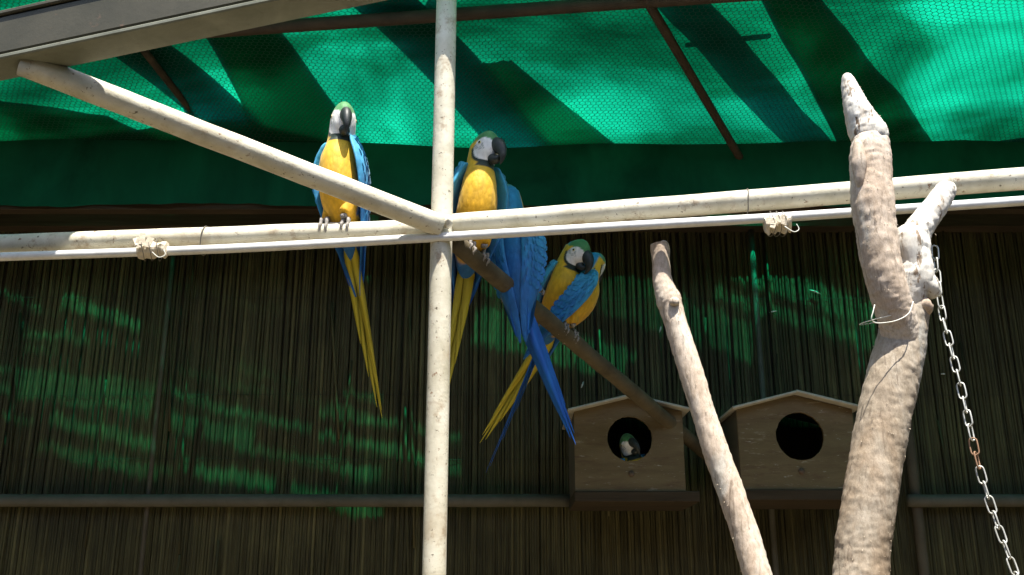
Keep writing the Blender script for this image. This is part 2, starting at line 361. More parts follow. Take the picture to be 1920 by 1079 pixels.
def net_material(key_, nm_, trc_):
    m, nt, bs, out = newmat(nm_); M[key_] = m
    nt.nodes.remove(bs)
    v = coords(nt)
    sepp = nt.nodes.new('ShaderNodeSeparateXYZ'); nt.links.new(v, sepp.inputs[0])
    mask = None
    for (x0, y0, x1, y1, wd, sg) in STREAKS:
        a, b = to_roof(x0, y0), to_roof(x1, y1)
        mid = (a + b) / 2; ang = math.atan2(b.y - a.y, b.x - a.x); half = (b - a).length / 2
        top, bot = to_roof((x0 + x1) / 2, (y0 + y1) / 2 - wd / 2), to_roof((x0 + x1) / 2, (y0 + y1) / 2 + wd / 2)
        dirn = Vector((math.cos(ang), math.sin(ang), 0)); pr = Vector((-dirn.y, dirn.x, 0))
        hw = abs((top - bot).dot(pr)) / 2
        mp = nt.nodes.new('ShaderNodeMapping'); mp.vector_type = 'TEXTURE'
        mp.inputs['Location'].default_value = (mid.x, mid.y, 0); mp.inputs['Rotation'].default_value = (0, 0, ang); mp.inputs['Scale'].default_value = (half, hw, 1)
        nt.links.new(v, mp.inputs[0])
        s = nt.nodes.new('ShaderNodeSeparateXYZ'); nt.links.new(mp.outputs[0], s.inputs[0])
        e1 = N(nt, 'ShaderNodeMapRange', _interpolation_type='SMOOTHSTEP'); e1.inputs[1].default_value = 1.0; e1.inputs[2].default_value = .93 if wd < 120 else .6
        nt.links.new(math_(nt, 'ABSOLUTE', s.outputs[0]), e1.inputs[0])
        e2 = N(nt, 'ShaderNodeMapRange', _interpolation_type='SMOOTHSTEP'); e2.inputs[1].default_value = 1.1; e2.inputs[2].default_value = .8 if wd < 120 else .3
        nt.links.new(math_(nt, 'ABSOLUTE', s.outputs[1]), e2.inputs[0])
        k = math_(nt, 'MULTIPLY', math_(nt, 'MULTIPLY', e1.outputs[0], e2.outputs[0]), sg if wd >= 120 else sg ** .4)
        mask = k if mask is None else math_(nt, 'MAXIMUM', mask, k)
    # knit pattern, and blotches that darken the cloth at random
    wv = N(nt, 'ShaderNodeTexWave', Scale=38.0, Distortion=1.2); wv.bands_direction = 'DIAGONAL'; wv.inputs['Detail'].default_value = 2.0
    nt.links.new(v, wv.inputs['Vector'])
    blotch = tex(nt, coords(nt, (1, 1.6, 1)), 1.25, 4, .55, .5)
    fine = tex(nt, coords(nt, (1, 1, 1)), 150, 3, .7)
    c = ramp(nt, blotch, [(.36, (.0, .045, .019)), (.48, (.0005, .125, .055)), (.62, (.003, .36, .20))])
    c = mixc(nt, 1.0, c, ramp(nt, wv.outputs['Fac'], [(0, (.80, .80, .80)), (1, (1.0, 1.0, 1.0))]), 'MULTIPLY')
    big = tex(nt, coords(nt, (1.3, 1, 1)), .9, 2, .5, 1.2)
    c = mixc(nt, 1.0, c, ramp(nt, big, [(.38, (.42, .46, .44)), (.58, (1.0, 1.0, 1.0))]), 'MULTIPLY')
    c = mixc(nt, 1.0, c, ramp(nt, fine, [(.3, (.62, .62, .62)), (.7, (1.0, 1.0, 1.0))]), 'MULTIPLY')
    tl = nt.nodes.new('ShaderNodeBsdfTranslucent'); nt.links.new(c, tl.inputs['Color'])
    df = nt.nodes.new('ShaderNodeBsdfDiffuse'); df.inputs['Color'].default_value = (.005, .10, .055, 1)
    m1 = nt.nodes.new('ShaderNodeMixShader'); m1.inputs[0].default_value = .25
    nt.links.new(tl.outputs[0], m1.inputs[1]); nt.links.new(df.outputs[0], m1.inputs[2])
    tr = nt.nodes.new('ShaderNodeBsdfTransparent'); tr.inputs['Color'].default_value = (*trc_, 1)
    m2 = nt.nodes.new('ShaderNodeMixShader'); nt.links.new(mask, m2.inputs[0])
    nt.links.new(m1.outputs[0], m2.inputs[1]); nt.links.new(tr.outputs[0], m2.inputs[2])
    nt.links.new(m2.outputs[0], out.inputs['Surface'])

net_material('net', 'green knitted shade cloth', (.004, 1.0, .56))
net_material('net2', 'streaked green shade cloth', (.97, .99, .98))

roof = empty('shade_net_roof', (0, WALL_Y, NET_Z), 'green translucent shade cloth roof stretched over hexagonal wire netting', 'net roof')
nx, ny = 220, 70
verts, faces = [], []
for j in range(ny + 1):
    for i in range(nx + 1):
        x = -4.2 + 8.4 * i / nx; y0 = edge_y(x) - .19 + .006 * math.sin(9 * x) + .006 * noise.noise(Vector((x * 6, 0, 0)))
        y = lerp(y0, WALL_Y + .08, j / ny); verts.append((x, y, net_z(x, y)))
for j in range(ny):
    for i in range(nx):
        a = j * (nx + 1) + i; faces.append((a, a + 1, a + nx + 2, a + nx + 1))
me = bpy.data.meshes.new('shade_cloth'); me.from_pydata(verts, [], faces)
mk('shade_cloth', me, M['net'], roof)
# hexagonal wire just under the cloth
verts, faces = [], []
S = .0108; ww = .00105                                                      # cell side, half wire width
def wire(a, b):
    d = (b - a); d.z = 0
    if d.length < 1e-6: return
    n_ = Vector((-d.y, d.x, 0)).normalized() * ww
    k = len(verts)
    for q in (a - n_, b - n_, b + n_, a + n_): verts.append(q)
    t = (a + b) / 2 + Vector((0, 0, -.0012)); t2 = t
    faces.append((k, k + 1, k + 2, k + 3))
def hv(x, y): return Vector((x, y, net_z(x, y) - .006))
cw = S * math.sqrt(3); row = 0; y = 2.1
while y < WALL_Y - .02:
    xo = cw / 2 if row % 2 else 0; i = int(-2.6 / cw)
    while i * cw + xo < 2.6:
        x = i * cw + xo
        if y > edge_y(x) - .18:
            p = hv(x, y); wire(p, hv(x, y + S))
            wire(p, hv(x - cw / 2, y - S / 2)); wire(p, hv(x + cw / 2, y - S / 2))
        i += 1
    y += 1.5 * S; row += 1
me = bpy.data.meshes.new('hexagonal_wire'); me.from_pydata(verts, [], faces)
hx = mk('hexagonal_wire', me, M['wire'], roof, smooth=False); hx['kind'] = 'stuff'

# cloth layers added along the wall to darken the net, and narrower strips across
def cloth_piece(corners, nu, nv, lift, label):
    q = [PN(px, py) for px, py in corners]
    vs_, fs = [], []
    for j in range(nv + 1):
        for i in range(nu + 1):
            u, v_ = i / nu, j / nv
            p = q[0].lerp(q[1], u).lerp(q[3].lerp(q[2], u), v_)
            e = .02 * noise.noise(Vector((u * 7, v_ * 3, lift * 900))) + (.14 * noise.noise(Vector((p.x * 1.1, 4.0, lift * 900))) * (1 - v_) if nu > 100 else 0) * (1 if 0 < j < nv else 2.2)
            y = min(p.y + e, WALL_Y + .07)
            vs_.append((p.x, y, net_z(p.x, y) + lift + .004 * noise.noise(Vector((p.x * 5, y * 5, 1)))))
    for j in range(nv):
        for i in range(nu):
            a = j * (nu + 1) + i; fs.append((a, a + 1, a + nu + 2, a + nu + 1))
    me = bpy.data.meshes.new('overlap_cloth'); me.from_pydata(vs_, [], fs)
    o = mk('overlap_cloth', me, M['net2'], roof); o['label'] = label
cloth_piece(((-1200, 215), (3000, 300), (3000, 420), (-1200, 420)), 120, 20, .012, 'second layer of green cloth added to darken the roof along the reed wall')
cloth_piece(((-1200, 285), (3000, 340), (3000, 420), (-1200, 420)), 120, 16, .026, 'third layer of green cloth added to darken the roof along the reed wall')
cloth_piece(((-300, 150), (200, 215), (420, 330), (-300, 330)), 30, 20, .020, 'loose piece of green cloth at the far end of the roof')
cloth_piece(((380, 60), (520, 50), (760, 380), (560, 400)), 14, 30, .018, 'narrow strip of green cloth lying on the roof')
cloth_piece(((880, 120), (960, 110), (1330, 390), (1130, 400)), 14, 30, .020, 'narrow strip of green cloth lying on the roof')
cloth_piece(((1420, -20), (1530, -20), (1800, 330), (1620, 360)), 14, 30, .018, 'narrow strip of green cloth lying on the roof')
# boards lying on the cloth: dark bands from below
def on_net(px, py): return PN(px, py)
BOARDS = [((700, -20), (1010, 282), 125, 'wide dark board lying on the shade cloth beside the white upright pole'),
          ((1255, -30), (1575, 305), 100, 'wide dark board lying on the shade cloth beside the thin rusty rafter'),
          ((225, 60), (520, 300), 120, 'wide dark board lying on the shade cloth above the slanting white pipe'),
          ((1720, 300), (2150, 235), 200, 'broad sheet added to darken the shade cloth behind the forked trunk'),  # sheet added where the cloth lies in shadow
          ((1290, 80), (1450, 62), 70, 'short dark offcut laid across the wide board on the shade cloth')]
for (a, b, wpx, lab) in BOARDS:
    pa, pb = on_net(*a), on_net(*b)
    mx, my = (a[0] + b[0]) / 2, (a[1] + b[1]) / 2
    d = (pb - pa); L = d.length; d.normalize(); n_ = Vector((-d.y, d.x, 0))
    wid = abs((on_net(mx + wpx / 2, my) - on_net(mx - wpx / 2, my)).dot(n_))
    bm = bmesh.new(); ra = math.atan2(d.y, d.x)
    mid = (pa + pb) / 2
    zt = max(net_z(*(pa.lerp(pb, t).xy)) for t in (0, .25, .5, .75, 1))
    box(bm, (mid.x, mid.y, zt + .045), (L, wid, .022), Matrix.Rotation(ra, 3, 'Z'))
    bmesh.ops.bevel(bm, geom=bm.edges[:], offset=.003, segments=1, affect='EDGES')
    tag(mk('roof_board', bm, M['plank'], smooth=False), lab, 'board', 'boards on the shade cloth')

# timber purlin under the cloth near the wall
zp0, zp1 = P(960, 398, 3.45).z, P(960, 360, 3.45).z
tag(boxobj('timber_purlin', (0, 3.45, (zp0 + zp1) / 2), (8.6, .05, zp1 - zp0), M['purlin']), 'dark brown timber purlin under the shade cloth before the reed wall', 'timber beam')
# hem added over the purlin to carry the roof's dark green down
vs_, fs = [], []; nu, nv = 300, 8
for j in range(nv + 1):
    for i in range(nu + 1):
        x = -4.1 + 8.2 * i / nu; y = 3.405 + .012 * math.sin(x * 17 + 2 * math.sin(x * 3)) * j / nv
        zt_ = net_z(x, y) - .004
        zl = P(960, 386 + 12 * noise.noise(Vector((x * 1.3, 7, 0))) + 5 * noise.noise(Vector((x * 9, 2, 0))), y).z
        vs_.append((x, y, lerp(zt_, zl, j / nv)))
for j in range(nv):
    for i in range(nu):
        a = j * (nu + 1) + i; fs.append((a, a + 1, a + nu + 2, a + nu + 1))
me = bpy.data.meshes.new('added_hem'); me.from_pydata(vs_, [], fs)
M['hem'] = surf('dark green shade cloth', [(0.3, (.003, .045, .024)), (0.7, (.008, .115, .062))], 3, (1, 1, .5), rough=.9, bst=.3, bsc=120, bdist=.002, spec=.1)
mk('added_hem', me, M['hem'], roof)
# pipe along the open edge and the thin rafter
def tube_thing(name, pts, rad, mat, label, cat, seg=16, fn=None, group=None):
    return tag(mk(name, loft(pts, rad, seg, fn=fn), mat), label, cat, group)
a = Vector((-4.2, pipe_y(-4.2), NET_Z - .05)); b = Vector((4.2, pipe_y(4.2), NET_Z - .05))
tube_thing('edge_pipe', [a.lerp(b, i / 24) for i in range(25)], .020, M['rust'], 'rusty brown pipe carrying the open edge of the shade cloth', 'pipe')
a, b = PH(1205, -12, NET_Z - .05), PH(1440, 385, NET_Z - .20)
tube_thing('rafter', [a.lerp(b, i / 12) for i in range(13)], .0145, M['rust'], 'thin rusty rafter running under the shade cloth to the reed wall', 'rafter')
a, b = PH(270, 95, NET_Z - .05), PH(430, 300, NET_Z - .05)
tube_thing('rafter', [a.lerp(b, i / 12) for i in range(13)], .0125, M['rust'], 'thin dull rafter under the shade cloth above the slanting white pipe', 'rafter')

# ---------------------------------------------------------------- white pipe frame
POLE_Y = 2.545
jn = P(828, 428, POLE_Y)
frame = empty('pipe_frame', (jn.x, jn.y, 0), 'white painted frame of upright pole, cross pipes and slanting brace', 'pipe frame')
pt, pb_ = P(838, -60, POLE_Y), P(814, 1079, POLE_Y)
zt = NET_Z + .55
mk('upright_pole', loft([(jn.x, POLE_Y, z) for z in [0.0 + zt * i / 24 for i in range(25)]], .0292, 20), M['pipe'], frame)
def pipe_pts(a, b, n=24, wob=.0015):
    return [a.lerp(b, i / (n - 1)) + Vector((0, 0, wob * noise.noise(Vector((i * .5, a.x, 0))))) for i in range(n)]
LA, LB = P(-140, 464, 2.70), P(826, 430, 2.57)
RA, RB = P(826, 423, 2.565), P(2060, 324, 2.31)
mk('cross_pipe', loft(pipe_pts(LA, LB), .0285, 20), M['pipe'], frame)
mk('cross_pipe', loft(pipe_pts(RA, RB), .0285, 20), M['pipe'], frame)
BA, BB = P(40, 118, 2.06), P(826, 424, 2.515)
mk('brace_pipe', loft(pipe_pts(BA, BB), .0300, 20), M['pipe'], frame)
# weld beads at the joint
bm = bmesh.new(); bmesh.ops.create_icosphere(bm, subdivisions=3, radius=1.0)
for vv in bm.verts:
    k = 1 + .35 * noise.noise(vv.co * 3)
    vv.co = Vector((vv.co.x * .014 * k, vv.co.y * .012 * k, vv.co.z * .017 * k)) + P(839, 416, 2.505)
mk('weld', bm, M['pipe'], frame)
for (px, yy) in ((395, 2.69), (1425, 2.55)):
    c0 = LA.lerp(LB, (px + 140) / 966) if px < 800 else RA.lerp(RB, (px - 826) / 1234)
    pts = []
    for i in range(25):
        a = 2 * math.pi * i / 24
        pts.append(c0 + Vector((.004 * math.sin(a), .034 * math.cos(a), .030 * math.sin(a) - (.020 if math.sin(a) < -.3 else .0))))
    mk('tie_wire', loft(pts, .0016, 6), M['wiretie'], frame)

# steel strip tied under the cross pipes
SP = [(-140, 488, 2.655), (0, 482, 2.64), (420, 467, 2.58), (835, 444.5, 2.515), (1180, 424, 2.455), (1430, 410, 2.405), (1700, 392, 2.35), (2060, 367, 2.28)]
pts = catmull([P(*s) for s in SP], 40)
def sq(p, i, a): return 1.0 / max(abs(math.cos(a)), abs(math.sin(a))) ** .65
tube_thing('steel_strip', pts, .0112, M['strip'], 'thin bare steel bar tied along the underside of the white cross pipes', 'steel bar', 12, sq)

# tape bindings
def tape(px, py, Y, wpx, label, seed):
    c0 = P(px, py, Y); rg = random.Random(seed)
    t = empty('tape_binding', c0, label, 'tape', 'tape bindings on the pipes')
    L = wpx / 660.0
    n = 9; pts = [c0 + Vector((L * (i / (n - 1) - .5), .012 * (i / (n - 1) - .5) * -4 * L, L * (i / (n - 1) - .5) * .06)) for i in range(n)]
    rad = [.0195 * (1 + rg.uniform(-.18, .22)) for _ in range(n)]
    mk('wrap', loft(pts, rad, 22, fn=lambda p, i, a: 1 + .22 * noise.noise(p * 70) + (.45 if 1.2 < a < 2.2 else 0) * .5), M['tape'], t, smooth=False)
    for k in range(4):
        bm = bmesh.new(); q = c0 + Vector((rg.uniform(-.5, .5) * L, -.030, rg.uniform(-.012, .02)))
        wdt, hgt = rg.uniform(.010, .02), rg.uniform(.016, .034)
        box(bm, q, (wdt, .002, hgt), Matrix.Rotation(rg.uniform(-.5, .5), 3, 'Y') @ Matrix.Rotation(rg.uniform(-.5, .5), 3, 'Z'))
        mk('loose_flap', bm, M['tape'], t, smooth=False)
    for k in range(3):
        xo = L * (-.25 + .25 * k)
        pts = [c0 + Vector((xo + .004 * math.sin(2 * a_), .032 * math.cos(a_), .032 * math.sin(a_))) for a_ in [2 * math.pi * i / 20 for i in range(21)]]
        mk('thread', loft(pts, .001, 5), M['wiretie'], t)
    pts = catmull([c0 + Vector(q) for q in ((.01, -.03, -.018), (.03, -.034, -.034), (.045, -.03, -.026), (.04, -.03, -.012))], 12)
    mk('loose_end', loft(pts, .0012, 5), M['twine'], t)
tape(287, 468, 2.59, 52, 'dusty beige tape wound round pipe and steel bar left of the perched macaw', 3)
tape(1457, 420, 2.40, 42, 'crumpled pale tape lump under the cross pipe beside the forked trunk', 8)

# olive box beam overhead, with a lighter lip below
A0, A1 = P(-160, 122, 2.10), P(760, -75, 1.88)
beam = empty('box_beam', A0, 'grey olive steel beam with a pale lower lip above the slanting white pipe', 'beam')
d = (A1 - A0).normalized(); ang = math.atan2(d.y, d.x); el = math.asin(d.z)
rot = Matrix.Rotation(ang, 3, 'Z') @ Matrix.Rotation(-el, 3, 'Y')
mid = (A0 + A1) / 2; L = (A1 - A0).length + 1.2
up = rot @ Vector((0, 0, 1)); bk = rot @ Vector((0, 1, 0))
boxobj('web', mid + up * .010, (L, .055, .098), M['beam'], beam, rot, .004)
boxobj('lower_lip', mid - up * .048 + bk * .012, (L, .085, .012), M['lip'], beam, rot, .003)
boxobj('upper_lip', mid + up * .066 + bk * .004, (L, .075, .012), M['beam'], beam, rot, .003)

# ---------------------------------------------------------------- the slanting perch behind the joint
PA, PB = P(850, 452, 2.60), P(1345, 868, 3.93)
PR = .026
def perch_at(t): return PA.lerp(PB, t)
tube_thing('perch', [perch_at(i / 40) for i in range(41)], PR, M['perch'],
           'brown wooden perch sloping from the pipe joint back to the reed wall', 'perch', 18, fn=lambda p, i, a: 1 + .10 * noise.noise(p * 16) + .04 * noise.noise(p * 50))
def perch_t(px):                              # where along the perch a picture column falls
    lo, hi = 0.0, 1.0
    for _ in range(40):
        t = (lo + hi) / 2; q = perch_at(t) - Vector((0, 0, CAMZ))
        depth = q.y * ct + q.z * st
        if 960 + FPX * q.x / depth < px: lo = t
        else: hi = t
    return lo

# ---------------------------------------------------------------- nest boxes
def nest_box(pl, pr, ptop_eave, papex, pbot, hole, hr, Yf, label, base_r):
    a, b = P(pl, pbot, Yf), P(pr, pbot, Yf)
    cx, wdt = (a.x + b.x) / 2, b.x - a.x
    z0 = a.z; ze = P((pl + pr) / 2, ptop_eave, Yf).z; za = P((pl + pr) / 2, papex, Yf).z
    hc = P(hole[0], hole[1], Yf); r = (P(hole[0] + hr, hole[1], Yf) - hc).x
    dep = WALL_Y - .02 - Yf; th = .014
    t = empty('nest_box', (cx, Yf + dep / 2, z0), label, 'nest box', 'nest boxes on the reed wall')
    # front with a round hole: ring of quads between the hole and the outline
    bm = bmesh.new(); n = 64
    def outline(ang):
        dx, dz = math.cos(ang), math.sin(ang); best = 1e9
        cor = [(-wdt / 2 + cx, z0), (wdt / 2 + cx, z0), (wdt / 2 + cx, ze), (cx, za), (-wdt / 2 + cx, ze)]
        for i in range(5):
            (x1, z1), (x2, z2) = cor[i], cor[(i + 1) % 5]
            den = dx * (z2 - z1) - dz * (x2 - x1)
            if abs(den) < 1e-9: continue
            s = ((x1 - hc.x) * (z2 - z1) - (z1 - hc.z) * (x2 - x1)) / den
            u = ((x1 - hc.x) * dz - (z1 - hc.z) * dx) / den
            if s > 0 and -1e-6 <= u <= 1 + 1e-6: best = min(best, s)
        return best
    cor = [(-wdt / 2 + cx, z0), (wdt / 2 + cx, z0), (wdt / 2 + cx, ze), (cx, za), (-wdt / 2 + cx, ze)]
    angs = sorted([2 * math.pi * i / n for i in range(n)] + [math.atan2(z - hc.z, x - hc.x) % (2 * math.pi) for x, z in cor])
    layers = []
    for yy in (Yf, Yf + th):
        inn, outr = [], []
        for an in angs:
            s = outline(an)
            rr = r * (1 + .02 * noise.noise(Vector((math.cos(an) * 3, math.sin(an) * 3, hole[0]))) + .03 * noise.noise(Vector((math.cos(an) * 11, math.sin(an) * 11, hole[0]))))
            inn.append(bm.verts.new((hc.x + rr * math.cos(an), yy, hc.z + rr * math.sin(an))))
            outr.append(bm.verts.new((hc.x + s * math.cos(an), yy, hc.z + s * math.sin(an))))
        layers.append((inn, outr))
    k = len(angs)
    for i in range(k):
        j = (i + 1) % k
        (i0, o0), (i1, o1) = layers
        bm.faces.new((i0[i], o0[i], o0[j], i0[j])); bm.faces.new((i1[i], i1[j], o1[j], o1[i]))
        bm.faces.new((i0[i], i0[j], i1[j], i1[i])); bm.faces.new((o0[i], o1[i], o1[j], o0[j]))
    bmesh.ops.recalc_face_normals(bm, faces=bm.faces[:])
    mk('front_panel', bm, M['ply'], t, smooth=False)
    for s in (-1, 1):
        boxobj('side_panel', (cx + s * (wdt / 2 - th / 2 + .001), Yf + th + (dep - th) / 2 + .001, (z0 + ze) / 2), (th, dep - th - .004, ze - z0 - .004), M['plydark'], t)
        # gable roof board
        run = wdt / 2 + .024; rise = za - ze; sl_ = math.atan2(rise, wdt / 2); L = run / math.cos(sl_)
        mid = Vector((cx + s * run / 2, Yf + dep / 2 - .02, za + .006 - math.tan(sl_) * run / 2))
        boxobj('roof_board', mid + Vector((0, 0, .0015 * s)), (L, dep + .05, .009), M['roofboard'], t, Matrix.Rotation(s * sl_, 3, 'Y'), .002)
    boxobj('back_panel', (cx, Yf + dep - .006, (z0 + ze) / 2), (wdt - 2 * th - .004, .010, ze - z0 - .01), M['plydark'], t)
    boxobj('floor_board', (cx, Yf + dep / 2, z0 + .008), (wdt - 2 * th - .004, dep - 2 * th - .01, .012), M['plydark'], t)
    # base ledge
    q = P((pl + pr) / 2, pbot + 20, Yf - .006)
    x1 = P(base_r, pbot, Yf).x; x0 = a.x - .004
    boxobj('base_board', ((x0 + x1) / 2, Yf + dep / 2 - .006, (z0 + q.z) / 2 - .001), (x1 - x0, dep + .006, z0 - q.z), M['purlin'], t)
    # small dowel hole below the entrance, a dark plug
    dq = P(hole[0] + 3, hole[1] + 66, Yf)
    bm = bmesh.new(); bmesh.ops.create_cone(bm, cap_ends=True, segments=14, radius1=.0105, radius2=.0105, depth=.016,
                                            matrix=Matrix.Translation(dq + Vector((0, .004, 0))) @ Matrix.Rotation(R(90), 4, 'X'))
    mk('dowel', bm, M['timber'], t)
    return hc, r, dep
BOX_Y = 3.60
H1 = nest_box(1079, 1286, 772, 748, 921, (1181, 823), 42, BOX_Y, 'brown plywood nest box with a macaw looking out of its round hole', 1311)
H2 = nest_box(1391, 1612, 768, 741, 918, (1500, 818), 45, BOX_Y, 'brown plywood nest box with an empty round hole behind the forked trunk', 1636)

# ---------------------------------------------------------------- branches
def branch(ctrl, n, seg, amp, name, mat, parent, freq=14, fine=55):
    d_ = catmull([(*P(px, py, Y), r) for px, py, Y, r in ctrl], n)
    pts = [Vector(q[:3]) for q in d_]; rad = [q[3] for q in d_]
    fn = lambda p, i, a: 1 + amp * .65 * noise.noise(p * freq) + amp * .5 * noise.noise(p * fine) + amp * .4 * noise.noise(p * 130) + amp * .35 * noise.noise(Vector((p.x * 260, p.y * 260, p.z * 90)))
    return mk(name, loft(pts, rad, seg, fn=fn), mat, parent)
thin = empty('thin_branch', P(1470, 1300, 2.36), 'thin pale upright branch with a knobbly broken top standing before the nest boxes', 'branch')
branch([(1236, 458, 2.50, .0235), (1238, 470, 2.50, .0262), (1239, 490, 2.495, .0225), (1243, 530, 2.49, .0250), (1253, 562, 2.485, .0315), (1262, 590, 2.48, .029), (1290, 680, 2.46, .0300), (1322, 785, 2.44, .0295),
        (1358, 890, 2.42, .0315), (1392, 985, 2.40, .0310), (1420, 1079, 2.38, .0325), (1460, 1220, 2.35, .034), (1540, 1480, 2.30, .038), (1640, 1800, 2.26, .042)], 220, 40, .09, 'stem', M['bark'], thin)
branch([(1236, 478, 2.497, .010), (1239, 466, 2.492, .0135), (1246, 457, 2.49, .011), (1250, 453, 2.488, .002)], 14, 14, .25, 'broken_tip', M['peeled'], thin, 40, 90)
branch([(1256, 570, 2.462, .004), (1264, 566, 2.45, .013), (1272, 572, 2.46, .003)], 10, 12, .3, 'knot', M['bark'], thin, 40, 90)

trunk = empty('forked_trunk', P(1640, 1700, 2.16), 'thick bare grey brown tree trunk with a bleached broken limb and short stub', 'tree trunk')
branch([(1700, 520, 2.22, .040), (1703, 560, 2.22, .048), (1697, 600, 2.215, .051), (1690, 640, 2.21, .0530), (1676, 700, 2.20, .0560), (1660, 770, 2.19, .0560), (1645, 850, 2.18, .0560), (1632, 930, 2.17, .0555),
        (1620, 1010, 2.165, .0545), (1614, 1079, 2.16, .0560), (1606, 1200, 2.15, .058), (1600, 1400, 2.13, .062), (1600, 1900, 2.1, .07)], 260, 56, .06, 'trunk', M['trunkbark'], trunk)
branch([(1684, 690, 2.215, .030), (1690, 650, 2.20, .040), (1686, 615, 2.185, .0425), (1678, 585, 2.172, .0425), (1668, 552, 2.163, .0425), (1657, 510, 2.16, .0430), (1644, 440, 2.165, .0455), (1636, 380, 2.17, .0470), (1633, 330, 2.18, .0470), (1632, 290, 2.185, .0460), (1634, 264, 2.19, .0400), (1634, 257, 2.19, .035)],
       180, 48, .075, 'limb', M['bark'], trunk)
branch([(1634, 268, 2.195, .036), (1632, 255, 2.195, .0425), (1622, 236, 2.20, .040), (1610, 212, 2.20, .0335), (1600, 185, 2.205, .0265), (1592, 160, 2.21, .0195), (1588, 143, 2.21, .0115), (1587, 138, 2.21, .003)], 90, 40, .12, 'bleached_tip', M['peeled'], trunk)
branch([(1642, 268, 2.175, .012), (1647, 250, 2.168, .020), (1648, 238, 2.172, .015), (1643, 224, 2.18, .003)], 14, 14, .3, 'snag', M['peeled'], trunk, 40, 90)
branch([(1606, 262, 2.16, .003), (1609, 275, 2.15, .012), (1610, 305, 2.145, .017), (1612, 340, 2.145, .010), (1613, 356, 2.15, .003)], 24, 14, .2, 'bark_shard', M['bark'], trunk, 30, 80)
branch([(1692, 585, 2.20, .028), (1708, 530, 2.20, .0480), (1708, 480, 2.20, .0430), (1716, 440, 2.205, .034), (1735, 412, 2.21, .0300), (1755, 385, 2.215, .0285), (1770, 362, 2.22, .0255), (1776, 352, 2.22, .022), (1779, 346, 2.22, .015), (1779, 344, 2.22, .003)],
       130, 44, .12, 'stub', M['peeled'], trunk)
branch([(1715, 515, 2.195, .030), (1735, 535, 2.19, .030), (1750, 545, 2.188, .022), (1760, 548, 2.188, .010), (1763, 549, 2.188, .003)], 20, 18, .28, 'knob', M['peeled'], trunk, 30, 70)
branch([(1690, 430, 2.19, .020), (1700, 445, 2.185, .030), (1705, 470, 2.18, .030), (1712, 510, 2.175, .018)], 24, 18, .16, 'fork_web', M['peeled'], trunk)
branch([(1722, 570, 2.19, .016), (1735, 575, 2.185, .018), (1740, 590, 2.19, .006)], 16, 14, .3, 'knob', M['bark'], trunk, 30, 70)
# frayed fibres on the bark
def fibres(ctrl, count, seed, parent, lmax=.02):
    rg = random.Random(seed); d_ = catmull([(*P(px, py, Y), r) for px, py, Y, r in ctrl], 80)
    bm = bmesh.new()
    for _ in range(count):
        k = rg.randrange(2, 77); c0 = Vector(d_[k][:3]); r = d_[k][3]; ax = (Vector(d_[k + 2][:3]) - Vector(d_[k - 2][:3])).normalized()
        u = Vector((rg.gauss(0, 1), rg.gauss(-.4, 1), rg.gauss(0, .3))); u = (u - ax * u.dot(ax)).normalized()
        L_ = rg.uniform(.002, lmax); p0 = c0 + u * r * .97; dr = (u * rg.uniform(.3, 1) + ax * rg.uniform(-1, 1) + Vector((0, 0, -.3))).normalized()
        loft([p0, p0 + dr * L_ * .5 + u * .001, p0 + dr * L_ + Vector((0, 0, -L_ * .25))], [.0007, .0006, .0003], 4, bm=bm)
    o = mk('bark_fibres', bm, M['fibre'], parent); o['kind'] = 'stuff'
M['fibre'] = surf('dry bark fibre', [(0.3, (.42, .34, .24)), (0.7, (.60, .52, .40))], 60, rough=.9, bst=0)
fibres([(1668, 560, 2.16, .0405), (1644, 440, 2.165, .0455), (1636, 380, 2.17, .0470), (1633, 330, 2.18, .0470), (1632, 290, 2.185, .0460)], 90, 4, trunk, .007)
fibres([(1632, 262, 2.195, .041), (1622, 236, 2.20, .040), (1610, 212, 2.20, .0335), (1600, 185, 2.205, .0265), (1592, 160, 2.21, .0195)], 30, 5, trunk, .006)
fibres([(1697, 600, 2.215, .051), (1676, 700, 2.20, .0560), (1645, 850, 2.18, .0560), (1620, 1010, 2.165, .0545), (1614, 1079, 2.16, .0560)], 70, 6, trunk, .006)
fibres([(1708, 530, 2.20, .0480), (1708, 480, 2.20, .0430), (1735, 412, 2.21, .0300), (1770, 362, 2.22, .0255)], 24, 7, trunk, .006)
fibres([(1243, 530, 2.49, .0250), (1290, 680, 2.46, .0300), (1358, 890, 2.42, .0315), (1420, 1079, 2.38, .0325)], 50, 8, thin, .005)
# twine loops
for k, (cx_, cy_, rx, rz, yy, tl_) in enumerate(((1664, 592, .050, .018, 2.165, .25),)):
    c0 = P(cx_, cy_, yy)
    pts = [c0 + Vector((rx * math.cos(a), .055 * math.sin(a) + .03, rz * math.sin(a + 1.2) + tl_ * rx * math.cos(a) * -.5)) for a in [2 * math.pi * i / 40 for i in range(41)]]
    mk('twine_loop', loft(pts, .0011, 6), M['twine'], trunk)
q = [P(1640, 572, 2.105), P(1637, 585, 2.10), P(1634, 598, 2.10), P(1640, 605, 2.105), P(1655, 606, 2.11), P(1682, 601, 2.115), P(1704, 588, 2.12), P(1712, 566, 2.13)]
mk('twine_end', loft(catmull(q, 30), .0012, 6), M['twine'], trunk)

